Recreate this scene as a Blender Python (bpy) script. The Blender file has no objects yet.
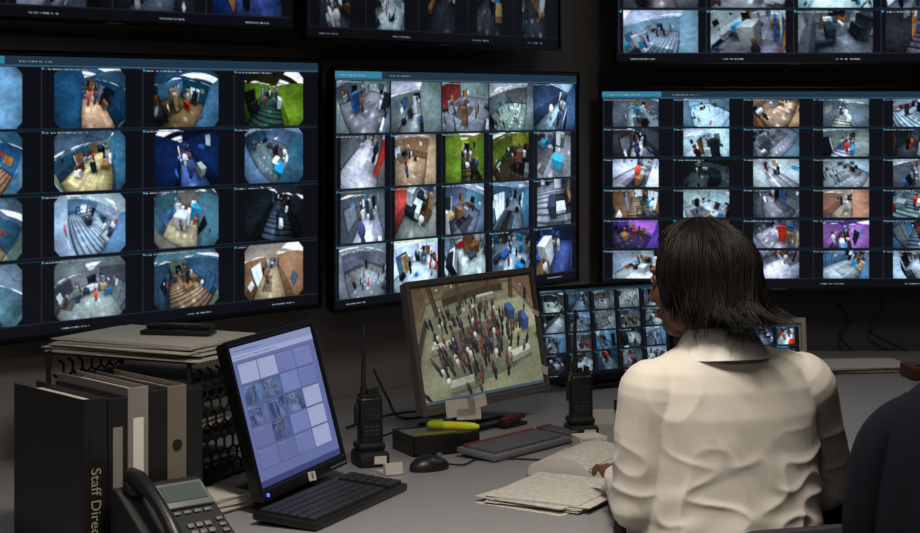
import bpy, bmesh, math, random
import numpy as np
from mathutils import Vector, Matrix, noise

random.seed(4)
sc = bpy.context.scene
sc.view_settings.view_transform = 'Standard'
sc.view_settings.look = 'None'
T = Matrix.Translation
def RX(a): return Matrix.Rotation(a, 4, 'X')
def RY(a): return Matrix.Rotation(a, 4, 'Y')
def RZ(a): return Matrix.Rotation(a, 4, 'Z')
I4 = Matrix.Identity(4)
DZ = 0.743          # desk top height

# ------------------------------------------------------------ materials
def s2l(c):
    c = c/255.0
    return c/12.92 if c <= 0.04045 else ((c+0.055)/1.055)**2.4
def rgb(r, g, b): return (s2l(r), s2l(g), s2l(b), 1)

def mat(name, col, rough=0.5, metal=0.0, var=0.12, scale=30, bump=0.0, bscale=200, coat=0, emis=None, es=1.0, spec=0.5, sheen=0):
    m = bpy.data.materials.new(name); m.use_nodes = True
    nt = m.node_tree; N = nt.nodes; L = nt.links
    b = N['Principled BSDF']
    b.inputs['Roughness'].default_value = rough
    b.inputs['Metallic'].default_value = metal
    b.inputs['Coat Weight'].default_value = coat
    b.inputs['Specular IOR Level'].default_value = spec
    b.inputs['Sheen Weight'].default_value = sheen
    tc = N.new('ShaderNodeTexCoord')
    nz = N.new('ShaderNodeTexNoise'); nz.inputs['Scale'].default_value = scale; nz.inputs['Detail'].default_value = 4
    L.new(tc.outputs['Object'], nz.inputs['Vector'])
    mx = N.new('ShaderNodeMix'); mx.data_type = 'RGBA'
    mx.inputs[6].default_value = tuple(c*(1-var) for c in col[:3])+(1,)
    mx.inputs[7].default_value = tuple(min(1, c*(1+var)) for c in col[:3])+(1,)
    L.new(nz.outputs['Fac'], mx.inputs[0]); L.new(mx.outputs[2], b.inputs['Base Color'])
    if bump:
        n2 = N.new('ShaderNodeTexNoise'); n2.inputs['Scale'].default_value = bscale; n2.inputs['Detail'].default_value = 3
        L.new(tc.outputs['Object'], n2.inputs['Vector'])
        bp = N.new('ShaderNodeBump'); bp.inputs['Strength'].default_value = bump; bp.inputs['Distance'].default_value = 0.002
        L.new(n2.outputs['Fac'], bp.inputs['Height']); L.new(bp.outputs['Normal'], b.inputs['Normal'])
    if emis:
        b.inputs['Emission Color'].default_value = emis; b.inputs['Emission Strength'].default_value = es
    return m

def screen_mat(name, rough=0.35, strength=1.0):
    m = bpy.data.materials.new(name); m.use_nodes = True
    nt = m.node_tree; N = nt.nodes; L = nt.links
    b = N['Principled BSDF']; b.inputs['Base Color'].default_value = (0.006, 0.006, 0.008, 1)
    b.inputs['Roughness'].default_value = rough; b.inputs['Specular IOR Level'].default_value = 0.35
    a = N.new('ShaderNodeAttribute'); a.attribute_name = 'feed'
    L.new(a.outputs['Color'], b.inputs['Emission Color'])
    b.inputs['Emission Strength'].default_value = strength
    return m

def paper_mat(name, col, sc_=60):
    m = mat(name, col, 0.8, var=0.04)
    nt = m.node_tree; N = nt.nodes; L = nt.links; b = N['Principled BSDF']
    tc = N.new('ShaderNodeTexCoord'); w = N.new('ShaderNodeTexWave'); w.bands_direction = 'Y'
    w.inputs['Scale'].default_value = sc_; w.inputs['Distortion'].default_value = 0
    n = N.new('ShaderNodeTexNoise'); n.inputs['Scale'].default_value = 90
    L.new(tc.outputs['Object'], w.inputs['Vector']); L.new(tc.outputs['Object'], n.inputs['Vector'])
    mu = N.new('ShaderNodeMath'); mu.operation = 'MULTIPLY'
    L.new(w.outputs['Fac'], mu.inputs[0]); L.new(n.outputs['Fac'], mu.inputs[1])
    gt = N.new('ShaderNodeMath'); gt.operation = 'GREATER_THAN'; gt.inputs[1].default_value = 0.45
    L.new(mu.outputs[0], gt.inputs[0])
    mx = N.new('ShaderNodeMix'); mx.data_type = 'RGBA'
    mx.inputs[6].default_value = col; mx.inputs[7].default_value = tuple(c*0.55 for c in col[:3])+(1,)
    L.new(gt.outputs[0], mx.inputs[0]); L.new(mx.outputs[2], b.inputs['Base Color'])
    return m

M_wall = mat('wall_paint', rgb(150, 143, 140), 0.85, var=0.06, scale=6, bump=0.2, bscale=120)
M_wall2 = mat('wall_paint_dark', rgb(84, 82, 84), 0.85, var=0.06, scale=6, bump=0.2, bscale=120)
M_ceil = mat('ceiling_tile', rgb(90, 88, 86), 0.9, bump=0.4)
M_floor = mat('floor_carpet', rgb(40, 40, 44), 0.95, var=0.3, scale=120, bump=0.8, bscale=300)
M_desk = mat('desk_laminate', rgb(142, 140, 141), 0.42, var=0.05, scale=80, bump=0.05)
M_edge = mat('desk_edge', rgb(70, 62, 58), 0.5)
M_black = mat('black_plastic', rgb(26, 26, 28), 0.38, var=0.2)
M_blackm = mat('black_matte', rgb(24, 24, 26), 0.62, var=0.2, bump=0.15, bscale=400)
M_bezel = mat('bezel_plastic', rgb(20, 19, 20), 0.3, var=0.1)
M_silver = mat('silver_bezel', rgb(104, 98, 95), 0.38, metal=0.2, var=0.05)
M_beige = mat('beige_plastic', rgb(190, 186, 178), 0.5, var=0.05)
M_grey = mat('grey_plastic', rgb(108, 108, 112), 0.5, var=0.06)
M_metal = mat('brushed_metal', rgb(150, 150, 150), 0.3, metal=0.9)
M_white = mat('white_label', rgb(222, 216, 204), 0.7, var=0.04)
M_paper = paper_mat('printed_paper', rgb(206, 200, 190))
M_page = mat('page_block', rgb(196, 190, 180), 0.85, var=0.12, scale=150)
M_tissue = mat('crumpled_tissue', rgb(225, 214, 200), 0.9, var=0.1, bump=0.6, bscale=60)
M_key = mat('keycap', rgb(34, 34, 38), 0.45, var=0.15)
M_keyg = mat('keycap_grey', rgb(92, 90, 100), 0.5, var=0.15)
M_keyr = mat('keycap_red', rgb(110, 48, 48), 0.5, var=0.1)
M_yel = mat('highlighter_yellow', rgb(225, 225, 40), 0.4, var=0.04)
M_red = mat('red_plastic', rgb(84, 28, 25), 0.4)
M_brown = mat('brown_leather', rgb(105, 58, 40), 0.5)
M_lcd = mat('phone_lcd', rgb(70, 78, 76), 0.25, emis=rgb(70, 80, 78), es=0.35)
M_fab = mat('chair_fabric', rgb(30, 30, 34), 0.9, var=0.3, scale=200, bump=0.5, bscale=500)
M_jack = mat('dark_suit_cloth', rgb(19, 20, 29), 0.95, var=0.2, scale=120, bump=0.5, bscale=600, spec=.15)
M_shirt = mat('shirt_cotton', rgb(216, 208, 196), 0.85, var=0.03, scale=12, bump=0.25, bscale=500, sheen=0.1)
M_collar = mat('collar_cotton', rgb(228, 223, 214), 0.85, var=0.03, bump=0.2, bscale=500)
M_trou = mat('trouser_cloth', rgb(24, 26, 38), 0.9, bump=0.3, bscale=400)
M_skin = mat('skin', rgb(104, 66, 48), 0.5, var=0.08, scale=25, bump=0.15, bscale=400)
M_eye = mat('eye_white', rgb(225, 220, 212), 0.2)
M_iris = mat('iris', rgb(28, 16, 10), 0.15)
M_lips = mat('lips', rgb(104, 52, 46), 0.45)
M_hair = mat('black_hair', rgb(16, 11, 9), 0.48, var=0.4, scale=60, spec=0.26)
M_hairc = mat('hair_underlayer', rgb(8, 6, 5), 0.8, var=0.3, scale=80, spec=.1)
M_shoe = mat('shoe_leather', rgb(18, 16, 16), 0.3)
M_scr = screen_mat('wall_display_picture', 0.5, 1.08)
M_scr2 = screen_mat('desk_display_picture', 0.5, 1.0)
M_binder = mat('binder_vinyl', rgb(22, 22, 23), 0.42, var=0.2, bump=0.2, bscale=300)
M_bindg = mat('binder_grey', rgb(128, 124, 118), 0.5, var=0.06)
M_bindb = mat('binder_beige', rgb(110, 102, 90), 0.55, var=0.06)
M_lamp = mat('lamp_diffuser', rgb(240, 235, 220), 0.6, emis=(1, .9, .75, 1), es=1.2)

# ------------------------------------------------------------ mesh builder
class B:
    def __init__(s): s.bm = bmesh.new()
    def _add(s, t, M):
        t.transform(M); me = bpy.data.meshes.new('t'); t.to_mesh(me); t.free()
        s.bm.from_mesh(me); bpy.data.meshes.remove(me)
    def box(s, sx, sy, sz, M=I4, bev=0.0, seg=2):
        t = bmesh.new(); bmesh.ops.create_cube(t, size=1)
        bmesh.ops.scale(t, vec=(sx, sy, sz), verts=t.verts)
        if bev: bmesh.ops.bevel(t, geom=list(t.edges), offset=bev, segments=seg, affect='EDGES', profile=0.5)
        s._add(t, M); return s
    def cyl(s, r1, r2, h, M=I4, seg=24, bev=0.0):
        t = bmesh.new(); bmesh.ops.create_cone(t, cap_ends=True, segments=seg, radius1=r1, radius2=r2, depth=h)
        if bev:
            e = [e for e in t.edges if abs(e.verts[0].co.z-e.verts[1].co.z) < 1e-6]
            bmesh.ops.bevel(t, geom=e, offset=bev, segments=2, affect='EDGES')
        s._add(t, M); return s
    def ell(s, rx, ry, rz, M=I4, seg=24):
        t = bmesh.new(); bmesh.ops.create_uvsphere(t, u_segments=seg, v_segments=seg//2+2, radius=1)
        bmesh.ops.scale(t, vec=(rx, ry, rz), verts=t.verts); s._add(t, M); return s
    def loft(s, rings, cap=True):
        t = s.bm; R = [[t.verts.new(p) for p in r] for r in rings]; n = len(R[0])
        for a, b in zip(R, R[1:]):
            for i in range(n):
                t.faces.new((a[i], a[(i+1) % n], b[(i+1) % n], b[i]))
        if cap:
            t.faces.new(R[0][::-1]); t.faces.new(R[-1])
        return s
    def tube(s, pts, rad, seg=10, round_=False):
        pts = [Vector(p) for p in pts]; n = len(pts)
        if not hasattr(rad, '__len__'): rad = [rad]*n
        rad = list(rad)
        if round_:
            d0 = (pts[0]-pts[1]).normalized(); d1 = (pts[-1]-pts[-2]).normalized(); r0 = rad[0]; r1 = rad[-1]
            pre = [(pts[0]+d0*r0*math.sin(a), r0*math.cos(a)) for a in (1.45, 1.1, .75, .35)]
            post = [(pts[-1]+d1*r1*math.sin(a), r1*math.cos(a)) for a in (.35, .75, 1.1, 1.45)]
            pts = [p for p, _ in pre]+pts+[p for p, _ in post]
            rad = [r for _, r in pre]+rad+[r for _, r in post]; n = len(pts)
        rings = []; up = None
        for i in range(n):
            d = (pts[min(i+1, n-1)]-pts[max(i-1, 0)]).normalized()
            if up is None:
                up = d.orthogonal().normalized()
            up = (up-d*up.dot(d))
            if up.length < 1e-5: up = d.orthogonal()
            up.normalize(); sd = d.cross(up)
            rings.append([pts[i]+(up*math.cos(a)+sd*math.sin(a))*rad[i] for a in [2*math.pi*k/seg for k in range(seg)]])
        return s.loft(rings)
    def prism(s, poly, z0, z1, M=I4):
        t = bmesh.new()
        a = [t.verts.new((x, y, z0)) for x, y in poly]; b = [t.verts.new((x, y, z1)) for x, y in poly]
        n = len(poly)
        t.faces.new(a[::-1]); t.faces.new(b)
        for i in range(n): t.faces.new((a[i], a[(i+1) % n], b[(i+1) % n], b[i]))
        s._add(t, M); return s
    def done(s, name, m, parent=None, M=I4, smooth=True, sub=0, angle=40):
        me = bpy.data.meshes.new(name)
        bmesh.ops.recalc_face_normals(s.bm, faces=s.bm.faces)
        s.bm.to_mesh(me); s.bm.free()
        me.materials.append(m)
        o = bpy.data.objects.new(name, me); sc.collection.objects.link(o)
        if smooth:
            me.polygons.foreach_set('use_smooth', [True]*len(me.polygons))
            try: me.set_sharp_from_angle(angle=math.radians(angle))
            except Exception: pass
        if parent: o.parent = parent
        o.matrix_local = M
        if sub:
            md = o.modifiers.new('sub', 'SUBSURF'); md.levels = sub; md.render_levels = sub
        return o

def group(name, loc, rz=0.0):
    e = bpy.data.objects.new(name, None); e.empty_display_size = 0.05
    sc.collection.objects.link(e); e.location = loc; e.rotation_euler = (0, 0, rz); return e

def text(parent, body, size, m, M, name='lettering'):
    c = bpy.data.curves.new(name, 'FONT'); c.body = body; c.size = size; c.extrude = 0.0002
    c.align_x = 'CENTER'; c.align_y = 'CENTER'; c.materials.append(m)
    o = bpy.data.objects.new(name, c); sc.collection.objects.link(o); o.parent = parent; o.matrix_local = M
    return o

# ------------------------------------------------------------ pictures on the displays (small ray-cast rooms -> vertex colours)
PAL = {  # ceiling, back wall, side wall, floor
 'bg': [(140, 156, 168), (108, 130, 144), (74, 98, 114), (126, 140, 150)],
 'tan': [(56, 80, 98), (78, 112, 130), (42, 78, 102), (164, 142, 116)],
 'tan2': [(78, 94, 106), (122, 126, 120), (62, 88, 104), (172, 156, 128)],
 'blue': [(24, 32, 48), (46, 66, 98), (26, 42, 70), (70, 88, 128)],
 'yel': [(46, 46, 28), (148, 142, 56), (84, 96, 44), (66, 88, 84)],
 'dark': [(44, 50, 54), (50, 56, 60), (34, 38, 42), (70, 78, 82)],
 'wht': [(184, 194, 198), (202, 213, 218), (150, 164, 172), (176, 186, 190)],
 'grn': [(92, 94, 50), (152, 152, 70), (90, 102, 52), (84, 84, 62)],
 'mono': [(138, 144, 148), (112, 118, 122), (78, 84, 88), (146, 152, 156)],
 'mono2': [(66, 72, 76), (88, 94, 98), (56, 60, 64), (160, 168, 172)],
 'pur': [(50, 44, 78), (88, 70, 132), (130, 88, 142), (60, 54, 76)],
 'brn': [(128, 118, 106), (152, 134, 114), (96, 72, 58), (144, 128, 108)],
 'red': [(140, 144, 148), (140, 148, 152), (116, 56, 54), (128, 134, 138)],
}
def lown(r, h, w, k):
    g = r.rand(k+1, k+1); y = np.linspace(0, k-1e-3, h); x = np.linspace(0, k-1e-3, w)
    yi = y.astype(int); xi = x.astype(int); fy = (y-yi)[:, None]; fx = (x-xi)[None, :]
    return (g[yi][:, xi]*(1-fy)*(1-fx)+g[yi+1][:, xi]*fy*(1-fx)+g[yi][:, xi+1]*(1-fy)*fx+g[yi+1][:, xi+1]*fy*fx)
NEU = [(40, 46, 54), (60, 66, 72), (150, 158, 162), (200, 208, 212), (104, 82, 62), (120, 124, 124), (60, 90, 130), (26, 30, 34), (158, 140, 108), (50, 122, 150), (146, 56, 46)]
NP_ = [.15, .11, .12, .15, .08, .09, .09, .09, .06, .03, .03]
def cast(w, h, r, room, cam, tgt, fov, cols, boxes, people, tile=.6, ceil_l=(2.4, 1.8), doors=True, roll=0., gloss=50, posters=12, stairs=False):
    ss = 2; W2, H2 = w*ss, h*ss
    yy, xx = np.mgrid[0:H2, 0:W2]
    u = ((xx+.5)/W2*2-1)*(w/h)/1.33; v = 1-(yy+.5)/H2*2
    v = v*.75; rad = np.sqrt(u*u+v*v)+1e-6; th = rad*fov
    cam = np.array(cam, float); f = np.array(tgt, float)-cam; f /= np.linalg.norm(f)
    ri = np.cross(f, (0, 0, 1)); ri /= np.linalg.norm(ri); up = np.cross(ri, f)
    ri, up = ri*math.cos(roll)+up*math.sin(roll), up*math.cos(roll)-ri*math.sin(roll)
    D = f*np.cos(th)[..., None]+(ri*(u/rad)[..., None]+up*(v/rad)[..., None])*np.sin(th)[..., None]
    D = np.where(abs(D) < 1e-5, 1e-5, D); room = np.array(room, float)
    ta = (np.where(D > 0, room, 0)-cam)/D; ax = np.argmin(ta, -1); t = np.min(ta, -1)
    P = cam+D*t[..., None]; px, py, pz = P[..., 0], P[..., 1], P[..., 2]
    C = np.zeros(D.shape); c = np.array(cols, float)
    fl = (ax == 2) & (D[..., 2] < 0); ce = (ax == 2) & (D[..., 2] > 0); sx = ax == 0; sy = ax == 1
    C[fl] = c[3]; C[ce] = c[0]; C[sx] = c[2]; C[sy] = c[1]
    C[sx & (D[..., 0] > 0)] *= 1.15
    C[fl & ((np.mod(px, tile) < .05) | (np.mod(py, tile) < .05))] *= .84
    if stairs: C[fl & (np.mod(py, .55) < .2)] *= .55
    for i in range(2):
        x0 = r.uniform(0, room[0]*.7); y0 = r.uniform(.5, room[1]*.6); m = fl & (px > x0) & (px < x0+room[0]*.35) & (py > y0) & (py < y0+room[1]*.3); C[m] *= r.choice([.6, .75, 1.25])
    C[(sx | sy) & (pz < .15)] *= .55
    zw = r.uniform(.9, 1.3); C[(sx | sy) & (pz < zw)] *= r.choice([.75, 1, 1.15])
    if doors:
        for i in range(5):
            k = r.randint(3); p = r.uniform(.5, max(.6, (room[1] if k < 2 else room[0])-1.4)); wd_ = r.uniform(.9, 2.6); zt = 2.1; z0 = 0 if r.rand() < .6 else .9
            q = py if k < 2 else px; m = (sx & ((D[..., 0] > 0) == (k == 0))) if k < 2 else (sy & (D[..., 1] > 0))
            m2 = m & (q > p-.08) & (q < p+wd_+.08) & (pz < zt+.08) & (pz > z0-.08); C[m2] *= .6
            m2 = m & (q > p) & (q < p+wd_) & (pz < zt) & (pz > z0)
            col = [(26, 32, 38), (214, 228, 236), (96, 104, 108), (62, 86, 112), (132, 98, 70), (20, 24, 28)][r.randint(6)]; C[m2] = col
            C[m2 & (np.mod(q-p, .8) < .06)] *= .5
        for i in range(posters):
            k = r.randint(3); p = r.uniform(.3, (room[1] if k < 2 else room[0])-.4); z0 = r.uniform(.6, 2.2)
            q = py if k < 2 else px; m = (sx & ((D[..., 0] > 0) == (k == 0))) if k < 2 else sy
            m2 = m & (q > p) & (q < p+r.uniform(.2, .9)) & (pz > z0) & (pz < z0+r.uniform(.2, .7)); C[m2] = NEU[r.choice(len(NEU), p=NP_)]
    lx = np.mod(px, ceil_l[0]); ly = np.mod(py, ceil_l[1])
    C[ce & ((np.mod(px, .6) < .04) | (np.mod(py, .6) < .04))] *= .85
    C[ce & (lx < ceil_l[0]*.28) & (ly < ceil_l[1]*.6)] = (250, 252, 252)
    tz = room[2]/np.maximum(-D[..., 2], .05); rx = px+D[..., 0]*tz; ry = py+D[..., 1]*tz
    g = np.exp(-((np.mod(rx, ceil_l[0])-ceil_l[0]*.5)/.4)**2-((np.mod(ry, ceil_l[1]*2)-ceil_l[1])/.6)**2)*(rx > 0)*(rx < room[0])*(ry > 0)*(ry < room[1])
    C[fl] += (g[fl]*gloss)[:, None]
    for (x0, y0, x1, y1, z1, bc) in boxes:
        dx_ = np.maximum(np.maximum(x0-px, px-x1), 0); dy_ = np.maximum(np.maximum(y0-py, py-y1), 0)
        k = 1-.5*np.exp(-np.hypot(dx_, dy_)/.3); C[fl] *= k[fl][:, None]
    edge = np.minimum(np.minimum(px, room[0]-px), np.minimum(py, room[1]-py)); C[fl] *= (1-.4*np.exp(-np.maximum(edge, 0)/.4))[fl][:, None]
    for (x0, y0, x1, y1, z1, bc) in boxes:
        lo = (np.array((x0, y0, 0))-cam)/D; hi = (np.array((x1, y1, z1))-cam)/D
        tn = np.minimum(lo, hi); tf = np.maximum(lo, hi); a = np.argmax(tn, -1); tm = np.max(tn, -1); tx = np.min(tf, -1)
        m = (tm < tx) & (tm > .2) & (tm < t)
        sh = np.choose(a, [.6, .8, 1.2]); C[m] = (np.array(bc, float)*sh[..., None])[m]; t = np.where(m, tm, t)
    for (x, y, col, hh) in people:
        for (cz, rr3, cc_) in ((.42*hh, (.17, .17, .42*hh), np.array(col)*.7), (1.08*hh, (.24, .19, .38*hh), col), (1.62*hh, (.12, .12, .15), (70, 54, 46))):
            q = np.array(rr3); o_ = (cam-np.array((x, y, cz)))/q; d_ = D/q
            A = (d_*d_).sum(-1); Bq = (o_*d_).sum(-1); Cq = (o_*o_).sum()-1; disc = Bq*Bq-A*Cq
            tt = (-Bq-np.sqrt(np.maximum(disc, 0)))/A; m = (disc > 0) & (tt > .2) & (tt < t)
            nn = (o_+d_*tt[..., None])[..., 2]; C[m] = (np.array(cc_, float)*(.85+.4*nn[..., None]))[m]; t = np.where(m, tt, t)
    C *= (.62+.5*np.exp(-t/room.max()))[..., None]
    C = C.reshape(h, ss, w, ss, 3).mean((1, 3))
    return C
def feed(w, h, seed, pal, fish=False, clut=9, mask=False):
    r = np.random.RandomState(seed); cols = np.array(PAL[pal], float)*r.uniform(.85, 1.15)*r.uniform(.8, 1.2, (4, 1))*r.uniform(.95, 1.05, (4, 3))
    kind = r.rand(); cor = kind < .36; far = kind > .74
    room = (r.uniform(2.2, 3.6), r.uniform(8, 15), 2.7) if cor else ((r.uniform(12, 18), r.uniform(12, 20), 6) if far else (r.uniform(4.5, 10), r.uniform(6, 12), r.uniform(2.8, 4)))
    cam = (room[0]*r.choice([.06, .3, .7, .94]), .25, room[2]-r.uniform(.2, .5))
    fov = r.uniform(.95, 1.2) if mask else r.uniform(.50, .85)
    tgt = (room[0]*r.uniform(.2, .8), room[1]*r.uniform(.24, .55), r.uniform(0, .9))
    boxes = []; big = 1.4 if far else 1
    nb_ = r.randint(2, 8) if cor else r.randint(clut, clut*2+6)
    for i in range(nb_):
        a, b_ = (r.uniform(.2, .7), r.uniform(.3, 1.4)) if cor else (r.uniform(.2, 1.4)*big, r.uniform(.2, 1.6)*big)
        if r.rand() < .5: x0 = r.choice([0.02, room[0]-a-.02])
        else: x0 = r.uniform(0, room[0]-a)
        y0 = r.uniform(1.4, room[1]-b_); boxes.append((x0, y0, x0+a, y0+b_, r.choice([.3, .45, .75, .9, 1.1, 1.9])*big, NEU[r.choice(len(NEU), p=NP_)]))
    people = [(r.uniform(.4, room[0]-.4), r.uniform(1.7, room[1]*.7), [(26, 28, 34), (54, 60, 84), (170, 172, 174), (90, 60, 52), (30, 30, 34), (150, 70, 56)][r.randint(6)], r.uniform(.92, 1.08)) for i in range(r.randint(1, 26 if far else 7))]
    C = cast(w, h, r, room, cam, tgt, fov, cols, boxes, people, tile=r.choice([.5, 1.0, 3.0]), ceil_l=(r.uniform(2, 3.2), r.uniform(1.6, 3)), roll=r.uniform(-.3, .3), gloss=r.uniform(30, 110), stairs=r.rand() < .14)
    C = C*(.8+.4*lown(r, h, w, 4))[..., None]; C = C*(.88+.24*lown(r, h, w, 20))[..., None]+r.randn(h, w, 1)*4
    yy, xx = np.mgrid[0:h, 0:w]; u0 = (xx+.5)/w*2-1; v0 = 1-(yy+.5)/h*2; rr = u0*u0+v0*v0
    C *= (1.12-.25*rr)[..., None]
    C = 255*np.clip(C/255, 0, 1)**r.uniform(.85, 1.2); C = 114+(C-104)*1.28
    gm = C.mean(-1, keepdims=True); C = gm+(C-gm)*1.2
    C *= np.array((.94, .99, 1.05))
    if mask:
        m = (abs(u0*.98)**3.2+abs(v0*.92)**3.2) > 1.22; C[m] = (10, 13, 19)
    return np.clip(C, 5, 242)
def dash(img, x, y, n, col, r):
    H, W, _ = img.shape; x = int(x); y = int(y)
    for i in range(n):
        if 0 <= x+i < W and 0 <= y < H and r.rand() < .75: img[y, x+i] = np.array(col)*r.uniform(.5, .9)
def wall_img(W, H, cols, rows, pals, frac, seed, mask=False, gap=1, clut=9, back=(11, 13, 20)):
    r = np.random.RandomState(seed); img = np.zeros((H, W, 3)); img[:] = back
    tb = int(H*.04); bb = int(H*.035)
    img[:tb] = (28, 50, 68); img[1:tb-2, :int(W*.17)] = (48, 124, 154); img[tb-1] = (66, 92, 110)
    dash(img, W*.02, tb//2, int(W*.09), (190, 215, 225), r); dash(img, W*.2, tb//2, int(W*.08), (180, 195, 205), r)
    x0 = 2; cw = (W-4)/cols; ch = (H-tb-bb)/rows
    for j in range(rows):
        for i in range(cols):
            p = pals[(j*cols+i) % len(pals)]; fx = frac if not isinstance(frac, list) else frac[j]
            iw = int(cw*fx); ih = int(ch)-gap; cx = int(x0+i*cw+(cw-iw)*.42); cy = int(tb+j*ch)
            img[cy:cy+ih, cx:cx+iw] = feed(iw, ih, seed*100+j*cols+i, p, True, clut, mask)
            img[cy:cy+ih, int(x0+i*cw)] = (36, 42, 52); img[cy+ih-1, int(x0+i*cw):int(x0+(i+1)*cw)] = (30, 36, 46)
            img[cy, int(x0+i*cw):int(x0+(i+1)*cw)] = (20, 44, 60)
            dash(img, x0+i*cw+4, cy+2, int(cw*.42), (186, 204, 214), r); img[cy+1:cy+3, int(x0+i*cw)+1:int(x0+i*cw)+3] = (50, 150, 185)
    for k in (.04, .3, .62, .86):
        dash(img, W*k, H-bb//2-1, int(W*.07), (180, 205, 215), r)
    return img
def lobby_img(W, H):
    r = np.random.RandomState(5)
    cols = [(84, 76, 54), (108, 94, 64), (92, 72, 52), (130, 132, 104)]
    room = (26, 26, 11); people = []
    cen = [(12.5, 12, 3.0, 2.4, 75), (9, 9.5, 1.8, 1.4, 24), (16, 10.5, 1.8, 1.8, 30), (13, 8, 3.6, 1.5, 26), (13, 16, 5, 2.4, 26), (7, 14, 2, 3, 14)]
    for (ax_, ay_, sx_, sy_, n_) in cen:
        for k in range(n_):
            x = np.clip(ax_+sx_*r.randn(), 3, 23); y = np.clip(ay_+sy_*r.randn(), 5.5, 22)
            people.append((x, y, [(26, 28, 32), (36, 40, 58), (100, 50, 42), (176, 174, 164), (34, 38, 34), (24, 24, 28), (70, 66, 60), (40, 44, 40)][r.randint(8)], r.uniform(1.05, 1.25)))
    boxes = [(5.0, 11.3, 8.4, 12.0, .8, (150, 148, 130)), (16.6, 7.0, 19.6, 7.7, .8, (160, 160, 144)), (8.2, 6.2, 11.2, 6.9, .8, (130, 134, 118)), (19.0, 12.8, 20.3, 14.6, 1.5, (50, 80, 132)), (20.6, 10.4, 21.8, 12.2, 1.5, (46, 74, 128)), (14.5, 19.4, 18.6, 20.2, .9, (160, 158, 140)), (0.4, 6.5, 2.2, 18, 1.1, (84, 80, 58)), (22.6, 4.5, 25.4, 9, 1.2, (92, 70, 50)),
             (4.2, 19.5, 5.0, 20.3, 11, (84, 68, 48)), (10.2, 20.8, 11, 21.6, 11, (84, 68, 48)), (17.8, 22.0, 18.6, 22.8, 11, (90, 66, 48)), (22.6, 18.6, 23.4, 19.4, 11, (104, 66, 46)), (6, 22, 22, 25.5, 1.2, (70, 56, 42))]
    C = cast(W, H, r, room, (12.4, .3, 10.2), (13.0, 11.6, 0), .53, cols, boxes, people, tile=1.5, ceil_l=(4, 3), roll=-.08, gloss=16, posters=30)
    C = C*(.84+.3*lown(r, H, W, 6))[..., None]*(.92+.16*lown(r, H, W, 50))[..., None]
    C[-int(H*.03):] = (56, 66, 84)
    return np.clip(C*.96+12, 0, 235)
def ui_img(W, H):
    r = np.random.RandomState(8); img = np.zeros((H, W, 3)); img[:] = (98, 109, 160)
    img[:int(H*.06)] = (132, 144, 188); img[int(H*.06):int(H*.1)] = (156, 166, 200); img[-int(H*.05):] = (56, 66, 118)
    x0 = int(W*.05); nx, ny = 4, 5; cw = int(W*.9/nx)-3; ch = int(H*.78/ny)-3
    for j in range(ny):
        for i in range(nx):
            y = int(H*.13)+j*(ch+3); x = x0+i*(cw+3); k = r.rand()
            img[y-1:y+ch+1, x-1:x+cw+1] = (74, 84, 130)
            img[y:y+ch, x:x+cw] = np.array((108, 118, 170))*r.uniform(.9, 1.08) if k < .72 else (156, 166, 202)
            if (j, i) in ((1, 0), (1, 1), (2, 0), (2, 1), (3, 1), (2, 2)):
                f = feed(cw, ch, 90+j*3+i, 'bg', 0, 10); img[y:y+ch, x:x+cw] = f*.34+np.array((76, 84, 132))*.66
            dash(img, x+3, y+3, cw//2, (196, 202, 226), r)
            if k < .4: dash(img, x+3, y+ch-4, cw//3, (70, 78, 124), r)
    dash(img, 6, int(H*.03), W//3, (60, 70, 120), r); dash(img, 6, int(H*.08), W//2, (80, 88, 140), r)
    return np.clip(img*.98, 0, 255)

def screen_mesh(name, img, W, H, m, parent, M):
    h, w, _ = img.shape
    xs = np.linspace(-W/2, W/2, w); zs = np.linspace(H/2, -H/2, h)
    X, Z = np.meshgrid(xs, zs); co = np.zeros((h*w, 3), np.float32); co[:, 0] = X.ravel(); co[:, 2] = Z.ravel()
    idx = np.arange(h*w).reshape(h, w)
    q = np.stack([idx[:-1, :-1], idx[1:, :-1], idx[1:, 1:], idx[:-1, 1:]], -1).reshape(-1, 4)
    me = bpy.data.meshes.new(name); me.vertices.add(h*w); me.vertices.foreach_set('co', co.ravel())
    n = len(q); me.loops.add(n*4); me.polygons.add(n)
    me.loops.foreach_set('vertex_index', q.ravel().astype(np.int32))
    me.polygons.foreach_set('loop_start', (np.arange(n)*4).astype(np.int32))
    me.update(calc_edges=True)
    c = img/255.0; c = np.where(c <= .04045, c/12.92, ((c+.055)/1.055)**2.4)
    a = me.color_attributes.new('feed', 'FLOAT_COLOR', 'POINT')
    rgba = np.ones((h*w, 4), np.float32); rgba[:, :3] = c.reshape(-1, 3); a.data.foreach_set('color', rgba.ravel())
    me.materials.append(m); o = bpy.data.objects.new(name, me); sc.collection.objects.link(o)
    o.parent = parent; o.matrix_local = M; return o

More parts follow.
